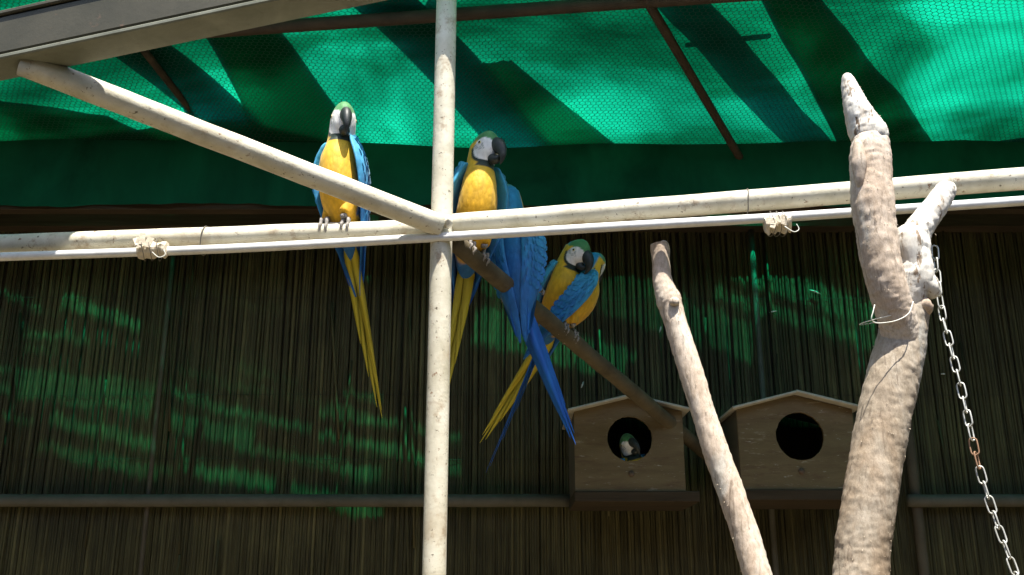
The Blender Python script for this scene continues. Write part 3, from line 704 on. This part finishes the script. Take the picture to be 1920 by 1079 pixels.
# ---------------------------------------------------------------- chain
CH = [(1752, 452, 2.235), (1757, 520, 2.22), (1767, 590, 2.205), (1782, 650, 2.19), (1800, 720, 2.175), (1816, 790, 2.16), (1834, 870, 2.145), (1862, 960, 2.13), (1898, 1060, 2.11), (1990, 1300, 2.07), (2100, 1560, 2.03)]
cp = [Vector(q) for q in catmull([P(*c_) for c_ in CH], 600)]
chain = empty('chain', cp[0], 'pale steel link chain hanging from the short stub of the forked trunk', 'chain')
def link_mesh():
    bm = bmesh.new(); pts = []; L, Wd = .0185, .0080
    for i in range(28):
        a = 2 * math.pi * i / 28
        pts.append(Vector((Wd * math.cos(a), 0, (L - Wd) * (1 if math.sin(a) >= 0 else -1) * min(1, abs(math.sin(a)) * 4) + Wd * math.sin(a))))
    ring = []
    n = len(pts)
    for i, p in enumerate(pts):
        t = (pts[(i + 1) % n] - pts[i - 1]).normalized(); b = Vector((0, 1, 0)); nn = t.cross(b)
        ring.append([bm.verts.new(p + (b * math.cos(2 * math.pi * k / 6) + nn * math.sin(2 * math.pi * k / 6)) * .0018) for k in range(6)])
    for i in range(n):
        for k in range(6):
            bm.faces.new((ring[i][k], ring[i][(k + 1) % 6], ring[(i + 1) % n][(k + 1) % 6], ring[(i + 1) % n][k]))
    bmesh.ops.recalc_face_normals(bm, faces=bm.faces[:])
    m_ = bpy.data.meshes.new('link'); bm.to_mesh(m_); bm.free()
    for p in m_.polygons: p.use_smooth = True
    return m_
lm = link_mesh(); lm.materials.append(M['chain']); lm2 = lm.copy(); lm2.materials.clear(); lm2.materials.append(M['chainrust'])
acc, last, nl = 0.0, cp[0], 0
pitch_ = .0312
for i in range(1, len(cp)):
    acc += (cp[i] - cp[i - 1]).length
    if acc >= pitch_:
        acc -= pitch_
        t = (cp[min(i + 4, len(cp) - 1)] - cp[max(i - 4, 0)]).normalized()
        o = bpy.data.objects.new('link', lm2 if nl in (15, 16) else lm); C.objects.link(o); o.parent = chain
        qz = t.to_track_quat('Z', 'Y')
        o.rotation_mode = 'QUATERNION'; o.rotation_quaternion = qz @ Quaternion((0, 0, 1), R(48 if nl % 2 else -42) + random.uniform(-.25, .25))
        o.location = cp[i] - cp[0]; nl += 1

# ---------------------------------------------------------------- macaws
YEL, ORA, BLU, TUR, GRN, WHT, BLK = (.72, .44, .018), (.70, .33, .012), (.015, .14, .40), (.02, .26, .46), (.07, .24, .075), (.80, .78, .73), (.012, .030, .020)
def mix3(a, b, t): return tuple(lerp(p, q, t) for p, q in zip(a, b))
SPINE = [  # forward, up, half width, half depth
    (-.078, -.085, .008, .008), (-.064, -.050, .024, .020), (-.040, .000, .043, .037), (-.012, .048, .053, .049), (.008, .100, .057, .054), (.014, .148, .052, .050),
    (.008, .186, .046, .044), (.003, .212, .040, .040), (.004, .236, .0375, .042), (.009, .258, .0365, .047), (.011, .278, .034, .046), (.007, .296, .026, .036), (.003, .306, .014, .020), (.001, .3095, .002, .003)]
ZH = .262                                                                 # height of the eye line
def plumage(x, f, z, up_dir):
    """Colour of the body at a point of the standing bird; f = forwards."""
    ax = abs(x)
    n = .006 * noise.noise(Vector((x * 60, f * 60, z * 60)))
    ang = math.atan2(ax, f - .0 if z > .2 else f + .02)                   # 0 in front, pi behind
    # base: yellow front, blue back
    back = sm(2.35, 2.5, ang + n * 8) if z > .20 else sm(1.45, 1.65, ang + n * 8)
    if z < .02: back = sm(1.9, 2.3, ang)
    yel = mix3(YEL, ORA, sm(.20, .06, z) * .6)
    c = mix3(yel, mix3(TUR, BLU, sm(.22, .05, z)), back)
    if z > .205:
        # crown and nape
        crown = sm(ZH + .012, ZH + .019, z + .30 * max(0, f) * .0 + n + (.014 * sm(-.022, -.032, f)))
        hb = sm(-.024, -.031, f + n)
        c = mix3(c, mix3(GRN, TUR, sm(.0, -.03, f)), max(crown, hb * sm(ZH - .02, ZH, z)))
        # bare face, black ruff round its lower edge
        ef, ez = (f - .034) / .030, (z - (ZH - .008)) / .030
        d = math.sqrt(ef * ef + ez * ez)
        low = sm(ZH + .002, ZH - .010, z)
        ruff = sm(1.36, 1.28, d + n * 6) * low
        chin = sm(.020, .028, f) * sm(ZH - .060, ZH - .054, z) * sm(ZH - .030, ZH - .036, z)
        c = mix3(c, BLK, max(ruff, chin))
        face = sm(1.04, .98, d)
        c = mix3(c, WHT, face)
        if face > .5 and z > ZH - .012 and f < .036:                      # thin lines of feathers under the eye
            e = math.hypot((f - .020) / .9, z - (ZH + .006))
            for rr in (.0125, .0175, .0225):
                if z < ZH + .006: c = mix3(c, (.10, .12, .10), .75 * sm(.0013, .0006, abs(e - rr)))
    return c
def bend(co, hq, piv):
    """Turn neck and head by hq about the neck; co = local point (x, -f, z)."""
    k = sm(.165, .225, co.z)
    if k <= 0: return co
    q = Quaternion().slerp(hq, k)
    return piv + q @ (co - piv)
def blade(base, dirn, side, normal, L, w0, curve, thick, mats, name, parent, tipp=2.2, n=16):
    """A long feather: blue above, yellow below when two materials are given."""
    vs_, fs, mi = [], [], []
    for i in range(n + 1):
        t = i / n
        p = base + dirn * (L * t) + normal * (curve * t * t)
        wd = w0 * (1 - t ** tipp) * (.55 + .45 * sm(0, .12, t)) + .0006
        vs_ += [p - side * wd, p + normal * thick * (1 - .7 * t), p + side * wd, p - normal * thick * .4 * (1 - .7 * t)]
    for i in range(n):
        for j in range(4):
            k = (j + 1) % 4
            fs.append((i * 4 + j, i * 4 + k, i * 4 + 4 + k, i * 4 + 4 + j)); mi.append(0 if j < 2 else 1)
    fs.append((0, 1, 2, 3)); mi.append(0)
    me = bpy.data.meshes.new(name); me.from_pydata([tuple(q) for q in vs_], [], fs)
    for m_ in mats: me.materials.append(m_)
    if len(mats) > 1:
        for p, q in zip(me.polygons, mi): p.material_index = q
    bm = bmesh.new(); bm.from_mesh(me); bmesh.ops.recalc_face_normals(bm, faces=bm.faces[:]); bm.to_mesh(me); bm.free()
    return mk(name, me, mats, parent, world=False)

def macaw(feet, up, face_yaw, scale, head_yaw, head_pitch, head_roll, tail_tip, label, perch_dir=None, perch_r=.03, wing_out=0.0, tail_w=1.0, toes=True, slim=1.0):
    up = up.normalized()
    fv = Vector((math.sin(face_yaw), -math.cos(face_yaw), 0)); fv = (fv - up * fv.dot(up)).normalized()
    yl = -fv; xl = yl.cross(up)
    Mx = Matrix((xl, yl, up)).transposed().to_4x4(); Mx = Matrix.Translation(feet) @ Mx @ Matrix.Diagonal((scale * slim, scale * lerp(slim, 1, .5), scale, 1))
    t = empty('macaw', feet, label, 'parrot', 'blue and yellow macaws in the aviary')
    t.matrix_basis = Mx
    inv = Mx.inverted()
    hq = Quaternion((0, 0, 1), head_yaw) @ Quaternion((0, 1, 0), head_roll) @ Quaternion((1, 0, 0), -head_pitch)
    piv = Vector((0, -.004, .205))
    # body: one lofted surface
    nr, seg = 110, 72
    ctrl = []
    for s in SPINE:
        f, z, a, b = s
        ctrl.append((f, z, a, b))
    rows = catmull(ctrl, nr)
    vs_, cs, fs = [], [], []
    for i, (f, z, a, b) in enumerate(rows):
        a, b = max(a, .0015), max(b, .0015)
        f2, z2 = rows[min(i + 1, nr - 1)][:2]; f1, z1 = rows[max(i - 1, 0)][:2]
        tf, tz = f2 - f1, z2 - z1; l = math.hypot(tf, tz); tf, tz = tf / l, tz / l
        nf, nz_ = tz, -tf                                                   # in-plane normal, pointing forwards
        for j in range(seg):
            an = 2 * math.pi * j / seg
            x = a * math.sin(an); k = b * math.cos(an)
            ff, zz = f + nf * k, z + nz_ * k
            k2 = 1 + .02 * noise.noise(Vector((x * 45, ff * 45, zz * 30)))
            co = Vector((x * k2, -ff, zz))
            cs.append(plumage(x, ff, zz, an)); vs_.append(bend(co, hq, piv))
    for i in range(nr - 1):
        for j in range(seg):
            k = (j + 1) % seg
            fs.append((i * seg + j, i * seg + k, (i + 1) * seg + k, (i + 1) * seg + j))
    fs.append(tuple(range(seg - 1, -1, -1))); fs.append(tuple((nr - 1) * seg + j for j in range(seg)))
    me = bpy.data.meshes.new('body'); me.from_pydata([tuple(q) for q in vs_], [], fs)
    ca = me.color_attributes.new('plumage', 'FLOAT_COLOR', 'POINT')
    for i, c_ in enumerate(cs): ca.data[i].color = (*c_, 1)
    bm = bmesh.new(); bm.from_mesh(me); bmesh.ops.recalc_face_normals(bm, faces=bm.faces[:]); bm.to_mesh(me); bm.free()
    body = mk('body', me, M['plumage'], t, world=False)
    H = lambda v_: piv + hq @ (v_ - piv)
    # beak: a deep hooked upper half and a short lower one
    def horn(path, name, mat):
        q = catmull(path, 22); bm = bmesh.new(); rings = []
        for i, (f, z, a, b) in enumerate(q):
            f2, z2 = q[min(i + 1, 21)][:2]; f1, z1 = q[max(i - 1, 0)][:2]
            l = math.hypot(f2 - f1, z2 - z1) or 1; tf, tz = (f2 - f1) / l, (z2 - z1) / l
            rings.append([bm.verts.new(H(Vector((a * math.sin(u), -(f - tz * b * math.cos(u)), z + tf * b * math.cos(u))))) for u in [2 * math.pi * k / 16 for k in range(16)]])
        for i in range(21):
            for k in range(16): bm.faces.new((rings[i][k], rings[i][(k + 1) % 16], rings[i + 1][(k + 1) % 16], rings[i + 1][k]))
        bm.faces.new(rings[-1]); bm.faces.new(list(reversed(rings[0])))
        bmesh.ops.recalc_face_normals(bm, faces=bm.faces[:])
        return mk(name, bm, mat, body, world=False)
    horn([(.036, ZH + .006, .0175, .0200), (.056, ZH + .007, .0172, .0215), (.073, ZH - .004, .0150, .0185), (.083, ZH - .021, .0108, .0125), (.0835, ZH - .038, .0058, .0066), (.079, ZH - .051, .001, .001)], 'upper_beak', M['beak'])
    horn([(.034, ZH - .024, .0155, .0130), (.050, ZH - .031, .0152, .0140), (.063, ZH - .033, .0125, .0110), (.071, ZH - .027, .007, .006), (.073, ZH - .021, .001, .001)], 'lower_beak', M['beak'])
    # white line of skin above the beak is part of the face; the eyes
    for s in (-1, 1):
        for nm, r_, mt, off in (('eye', .0062, M['eye'], 0.0), ('pupil', .0036, M['pupil'], .0036)):
            bm = bmesh.new(); bmesh.ops.create_uvsphere(bm, u_segments=16, v_segments=10, radius=r_)
            c0 = H(Vector((s * (.0315 + off), -(.021 + off * .2), ZH + .008)))
            for vv in bm.verts: vv.co += c0
            mk(nm, bm, mt, body, world=False)
    # wings
    for s in (-1, 1):
        o = wing_out
        wp = [(.030, .004, .212, .004, .003), (.046 + .2 * o, .004, .204, .024, .010), (.058 + .5 * o, -.008, .170, .040, .013), (.062 + .7 * o, -.022, .120, .045, .013), (.056 + .6 * o, -.040, .060, .042, .011),
              (.042 + .4 * o, -.060, .000, .034, .009), (.026 + .2 * o, -.076, -.060, .024, .007), (.014, -.088, -.120, .014, .005), (.008, -.094, -.160, .003, .002)]
        q = catmull(wp, 44); vs_, cs, fs = [], [], []; sg = 24
        for i, (x, f, z, wd, th) in enumerate(q):
            tt = i / 43
            nrm = Vector((s * .86, .50 + .35 * tt, .05)).normalized()      # outwards and back (local y = backwards)
            tan = (Vector((s * q[min(i + 1, 43)][0], -q[min(i + 1, 43)][1], q[min(i + 1, 43)][2])) - Vector((s * q[max(i - 1, 0)][0], -q[max(i - 1, 0)][1], q[max(i - 1, 0)][2]))).normalized()
            sd = nrm.cross(tan).normalized(); nrm = tan.cross(sd).normalized()
            if nrm.x * s < 0: nrm = -nrm
            c0 = Vector((s * x, -f, z))
            for j in range(sg):
                a_ = 2 * math.pi * j / sg
                u = math.cos(a_) * wd; v_ = math.sin(a_) * th
                drop = -(u * u) / max(wd, 1e-4) * .32                      # curved round the flank
                k = 1 + .05 * noise.noise(Vector((u * 80, tt * 22, s)))
                vs_.append(tuple(c0 + sd * u * k + nrm * (v_ + drop)))
                col = mix3((.05, .33, .47), (.02, .16, .46), sm(.12, .60, tt))
                rows_ = .5 + .5 * math.sin(tt * 46 + 2.2 * math.cos(u * 260))
                col = mix3(col, mix3(col, (.03, .33, .58), .6), rows_ * (1 - sm(.5, .7, tt)))
                cs.append(col)
        for i in range(43):
            for j in range(sg):
                k = (j + 1) % sg; fs.append((i * sg + j, i * sg + k, (i + 1) * sg + k, (i + 1) * sg + j))
        fs.append(tuple(range(sg))); fs.append(tuple(43 * sg + j for j in range(sg)))
        me = bpy.data.meshes.new('wing'); me.from_pydata(vs_, [], fs)
        ca = me.color_attributes.new('plumage', 'FLOAT_COLOR', 'POINT')
        for i, c_ in enumerate(cs): ca.data[i].color = (*c_, 1)
        bm = bmesh.new(); bm.from_mesh(me); bmesh.ops.recalc_face_normals(bm, faces=bm.faces[:]); bm.to_mesh(me); bm.free()
        wing = mk('wing', me, M['plumage'], t, world=False)
        rgc = random.Random(int(feet.x * 1000) + s); cv, cf, cc = [], [], []
        for rw in range(13):                                               # rows of small covert feathers
            tt = .07 + .045 * rw; i0 = min(42, max(1, int(tt * 43)))
            x, f, z, wd, th = q[i0]; wd *= .93
            tan = (Vector((s * q[i0 + 1][0], -q[i0 + 1][1], q[i0 + 1][2])) - Vector((s * q[i0 - 1][0], -q[i0 - 1][1], q[i0 - 1][2]))).normalized()
            nrm = Vector((s * .86, .50 + .35 * tt, .05)).normalized(); sd = nrm.cross(tan).normalized(); nrm = tan.cross(sd).normalized()
            if nrm.x * s < 0: nrm = -nrm
            nc = max(3, int(wd * 2 / .0115))
            for kk in range(nc):
                u = wd * ((kk + .5 + .5 * (rw % 2) + rgc.uniform(-.2, .2)) / nc * 2 - 1)
                if abs(u) > wd * .97: continue
                v0 = th * math.sqrt(max(0, 1 - (u / wd) ** 2)) - u * u / wd * .32
                c0 = Vector((s * x, -f, z)) + sd * u + nrm * (v0 + .0006)
                L_, W_ = .017 + .010 * tt + rgc.uniform(0, .004), .0068 + .002 * tt
                skew = sd * rgc.uniform(-.12, .12); dn = (tan + skew).normalized()
                slope = nrm - sd * (u / wd * .8); slope.normalize(); ac = dn.cross(slope).normalized()
                b0 = len(cv)
                for (aa, bb, hh) in ((0, .35, 0), (0, -.35, 0), (.45, -1, .0002), (.45, 1, .0002), (.82, -.75, .0005), (.82, .75, .0005), (1.0, 0, .0006), (.5, 0, .0010)):
                    cv.append(tuple(c0 + dn * (L_ * aa) + ac * (W_ * bb) + slope * hh))
                cf += [(b0, b0 + 1, b0 + 2, b0 + 7), (b0, b0 + 7, b0 + 3), (b0 + 7, b0 + 2, b0 + 4, b0 + 6), (b0 + 3, b0 + 7, b0 + 6, b0 + 5)]
                col = mix3((.055, .35, .50), (.02, .17, .48), sm(.12, .62, tt)); kx = rgc.uniform(.92, 1.08)
                edge = mix3(col, (.06, .42, .62), .25)
                for e_ in range(8): cc.append(tuple(v__ * kx for v__ in (edge if e_ in (4, 5, 6) else col)))
        me = bpy.data.meshes.new('covert_feathers'); me.from_pydata(cv, [], cf)
        ca = me.color_attributes.new('plumage', 'FLOAT_COLOR', 'POINT')
        for i, c_ in enumerate(cc): ca.data[i].color = (*c_, 1)
        cvo = mk('covert_feathers', me, M['plumage'], wing, world=False); cvo['kind'] = 'stuff'
        for k in range(6):                                                 # the long flight feathers, fanned over the lower wing
            u = k / 5
            b0 = Vector((s * (.060 + .6 * o - .004 * k), -(-.020 - .030 * u), .075 - .030 * u))
            e0 = Vector((s * (.012 + .2 * o + .010 * (1 - u)), .092 - .018 * (1 - u), -.165 + .035 * abs(u - .4) + .05 * (1 - u)))
            d_ = (e0 - b0); L_ = d_.length; d_.normalize()
            nrm = Vector((s * .8, .6, 0)); nrm = (nrm - d_ * nrm.dot(d_)).normalized(); sd = d_.cross(nrm)
            blade(b0 + nrm * .009, d_, sd, nrm, L_, .0125, -.006, .0022, [M['bfeather']], 'flight_feather', wing, 3.0, 12)
    # tail feathers towards the wanted tip
    tb = Vector((0, .068, -.058)); tt_ = inv @ tail_tip
    d_ = (tt_ - tb); L_ = d_.length; d_.normalize()
    nrm = Vector((0, 1, 0)); nrm = (nrm - d_ * nrm.dot(d_)).normalized(); sd = d_.cross(nrm).normalized()
    for k, (off, ln, wd) in enumerate(((0, 1.0, .0170), (-.5, .93, .0165), (.5, .95, .0165), (-1, .74, .016), (1, .76, .016), (-1.45, .54, .015), (1.45, .56, .015))):
        dd = (d_ + sd * off * .030 * tail_w).normalized()
        blade(tb + sd * off * .010 * tail_w - nrm * .0022 * k + d_ * -.03, dd, sd, nrm, L_ * ln + .03, wd, .006 - .004 * abs(off), .0020, [M['bfeather'], M['yfeather']], 'tail_feather', t, 2.0 if k else 1.6)
    # thighs and feet
    pd = (inv.to_3x3() @ (perch_dir or xl)).normalized() if perch_dir else Vector((1, 0, 0))
    for s in (-1, 1):
        hip = Vector((s * .030, .012, .055)); kn = Vector((s * .030, -.012, .012))
        pts = [hip.lerp(kn, i / 8) for i in range(9)]
        bm = loft(pts, [.030 - .014 * (i / 8) for i in range(9)], 18, fn=lambda p, i, a: 1 + .08 * noise.noise(p * 70))
        me = bpy.data.meshes.new('thigh'); bm.to_mesh(me); bm.free()
        ca = me.color_attributes.new('plumage', 'FLOAT_COLOR', 'POINT')
        for i in range(len(me.vertices)): ca.data[i].color = (*mix3(YEL, ORA, .6), 1)
        mk('thigh', me, M['plumage'], t, world=False)
        bm = loft([kn, Vector((s * .031, -.010, .002))], [.011, .009], 12)
        side = Vector((1, 0, 0))
        axis = pd if toes else side
        c0 = pd * (s * .031 * (1 if pd.x >= 0 else -1)); c0 = c0 if abs(pd.x) > .4 else Vector((s * .031, 0, 0))
        ax_c = c0 + Vector((0, 0, -perch_r / scale))
        rr = perch_r / scale + .006
        cr = axis.cross(Vector((0, 0, 1))).normalized()
        if cr.y > 0: cr = -cr                                              # forwards
        upv = cr.cross(axis); upv = upv if upv.z > 0 else -upv
        for (off, sgn, span) in ((-.011, 1, 1.75), (.006, 1, 1.9), (-.008, -1, 1.6), (.010, -1, 1.5)):
            tp = []
            for i in range(11):
                a_ = sgn * span * i / 10
                tp.append(ax_c + axis * (off * min(1, i / 4)) + (upv * math.cos(a_) + cr * math.sin(a_)) * (rr + .0035 * math.sin(i * 1.9)))
            loft(tp, [.0062 - .0003 * i for i in range(9)] + [.003, .0012], 10, bm=bm)
        mk('foot', bm, M['foot'], t, world=False)
    return t

# the bird on the cross pipe
bdir = (LB - LA).normalized()
f1 = LA.lerp(LB, (640 + 140) / 966) + Vector((0, 0, .0285))
c1 = P(645, 205, f1.y + .02)
macaw(f1, c1 - f1, R(-30), (c1 - f1).length / .309, R(52), R(-7), R(0), P(714, 786, f1.y + .16),
      'sunlit macaw facing out, perched on the white cross pipe beside the slanting brace', bdir, .0285, wing_out=.012, tail_w=.75, slim=.82)
pdir = (PB - PA).normalized()
def onp(px, lift=0.0): return perch_at(perch_t(px)) + Vector((0, 0, PR + lift))
f2 = onp(886); c2 = P(913, 253, f2.y - .02)
macaw(f2, P(905, 253, f2.y - .02) - f2, R(16), (c2 - f2).length / .309, R(34), R(0), R(4), P(836, 735, f2.y + .08),
      'yellow breasted macaw with turned head, perched just behind the upright pole', pdir, PR, wing_out=.012, tail_w=.65, slim=.9)
f3 = onp(978); c3 = P(950, 336, f3.y - .02)
macaw(f3, c3 - f3, R(168), (c3 - f3).length / .318, R(38), R(-6), R(0), P(1080, 834, f3.y - .06),
      'blue backed macaw facing away on the sloping perch, long blue tail hanging forward', pdir, PR, wing_out=.004, tail_w=.7, slim=.93)
f5 = onp(1062); c5 = P(1121, 462, f5.y + .03)
macaw(f5, c5 - f5, R(104), .93, R(52), R(-10), R(0), P(914, 888, f5.y + .10),
      'macaw showing its blue wing and yellow side, preened by its neighbour on the perch', pdir, PR, tail_w=.6)
f4 = perch_at(perch_t(1040)) + Vector((.0, .11, PR)); c4 = P(1074, 453, f5.y - .03)
macaw(f4, c4 - f4, R(14), (c4 - f4).length / .296, R(40), R(-12), R(6), P(900, 832, f4.y + .16),
      'macaw preening the macaw beside it, only its head and yellow breast showing', pdir, PR, tail_w=.8)
# the one inside the nest box, crouched
hc, hr_, dep_ = H1
f6 = Vector((hc.x + .012, BOX_Y + .185, hc.z - .180))
macaw(f6, Vector((0, -.72, .69)), R(12), .84, R(10), R(44), R(0), f6 + Vector((.05, .09, .10)),
      'macaw inside the nest box, only its pale face showing in the hole', None, .004)

# ---------------------------------------------------------------- small loose feathers caught on the reeds
for (px, py, l, an, lab) in ((1450, 585, .035, .2, 'short pale down feather on the reeds beside the thin wall post'), (1528, 548, .05, -.4, 'long slanting down feather on the reeds between wall post and forked trunk'),
                       (1768, 702, .02, 0, 'small flat down feather on the reeds close to the chain'), (1238, 618, .03, 1.3, 'upright down feather on the reeds right beside the thin branch'),
                       (1092, 722, .03, 1.2, 'upright down feather on the reeds just above the occupied nest box'), (1900, 402, .02, .1, 'small down feather on the reeds right under the cross pipe')):
    q = P(px, py, WALL_Y - .015); bm = bmesh.new()
    d_ = Vector((math.cos(an), 0, math.sin(an)))
    loft([q - d_ * l / 2, q - d_ * l / 4 + Vector((0, -.004, 0)), q + Vector((0, -.006, 0)), q + d_ * l / 4 + Vector((0, -.004, 0)), q + d_ * l / 2], [.0006, .003, .0036, .0028, .0005], 8, bm=bm)
    tag(mk('down_feather', bm, M['duff']), lab, 'feather', 'down feathers on the reed wall')
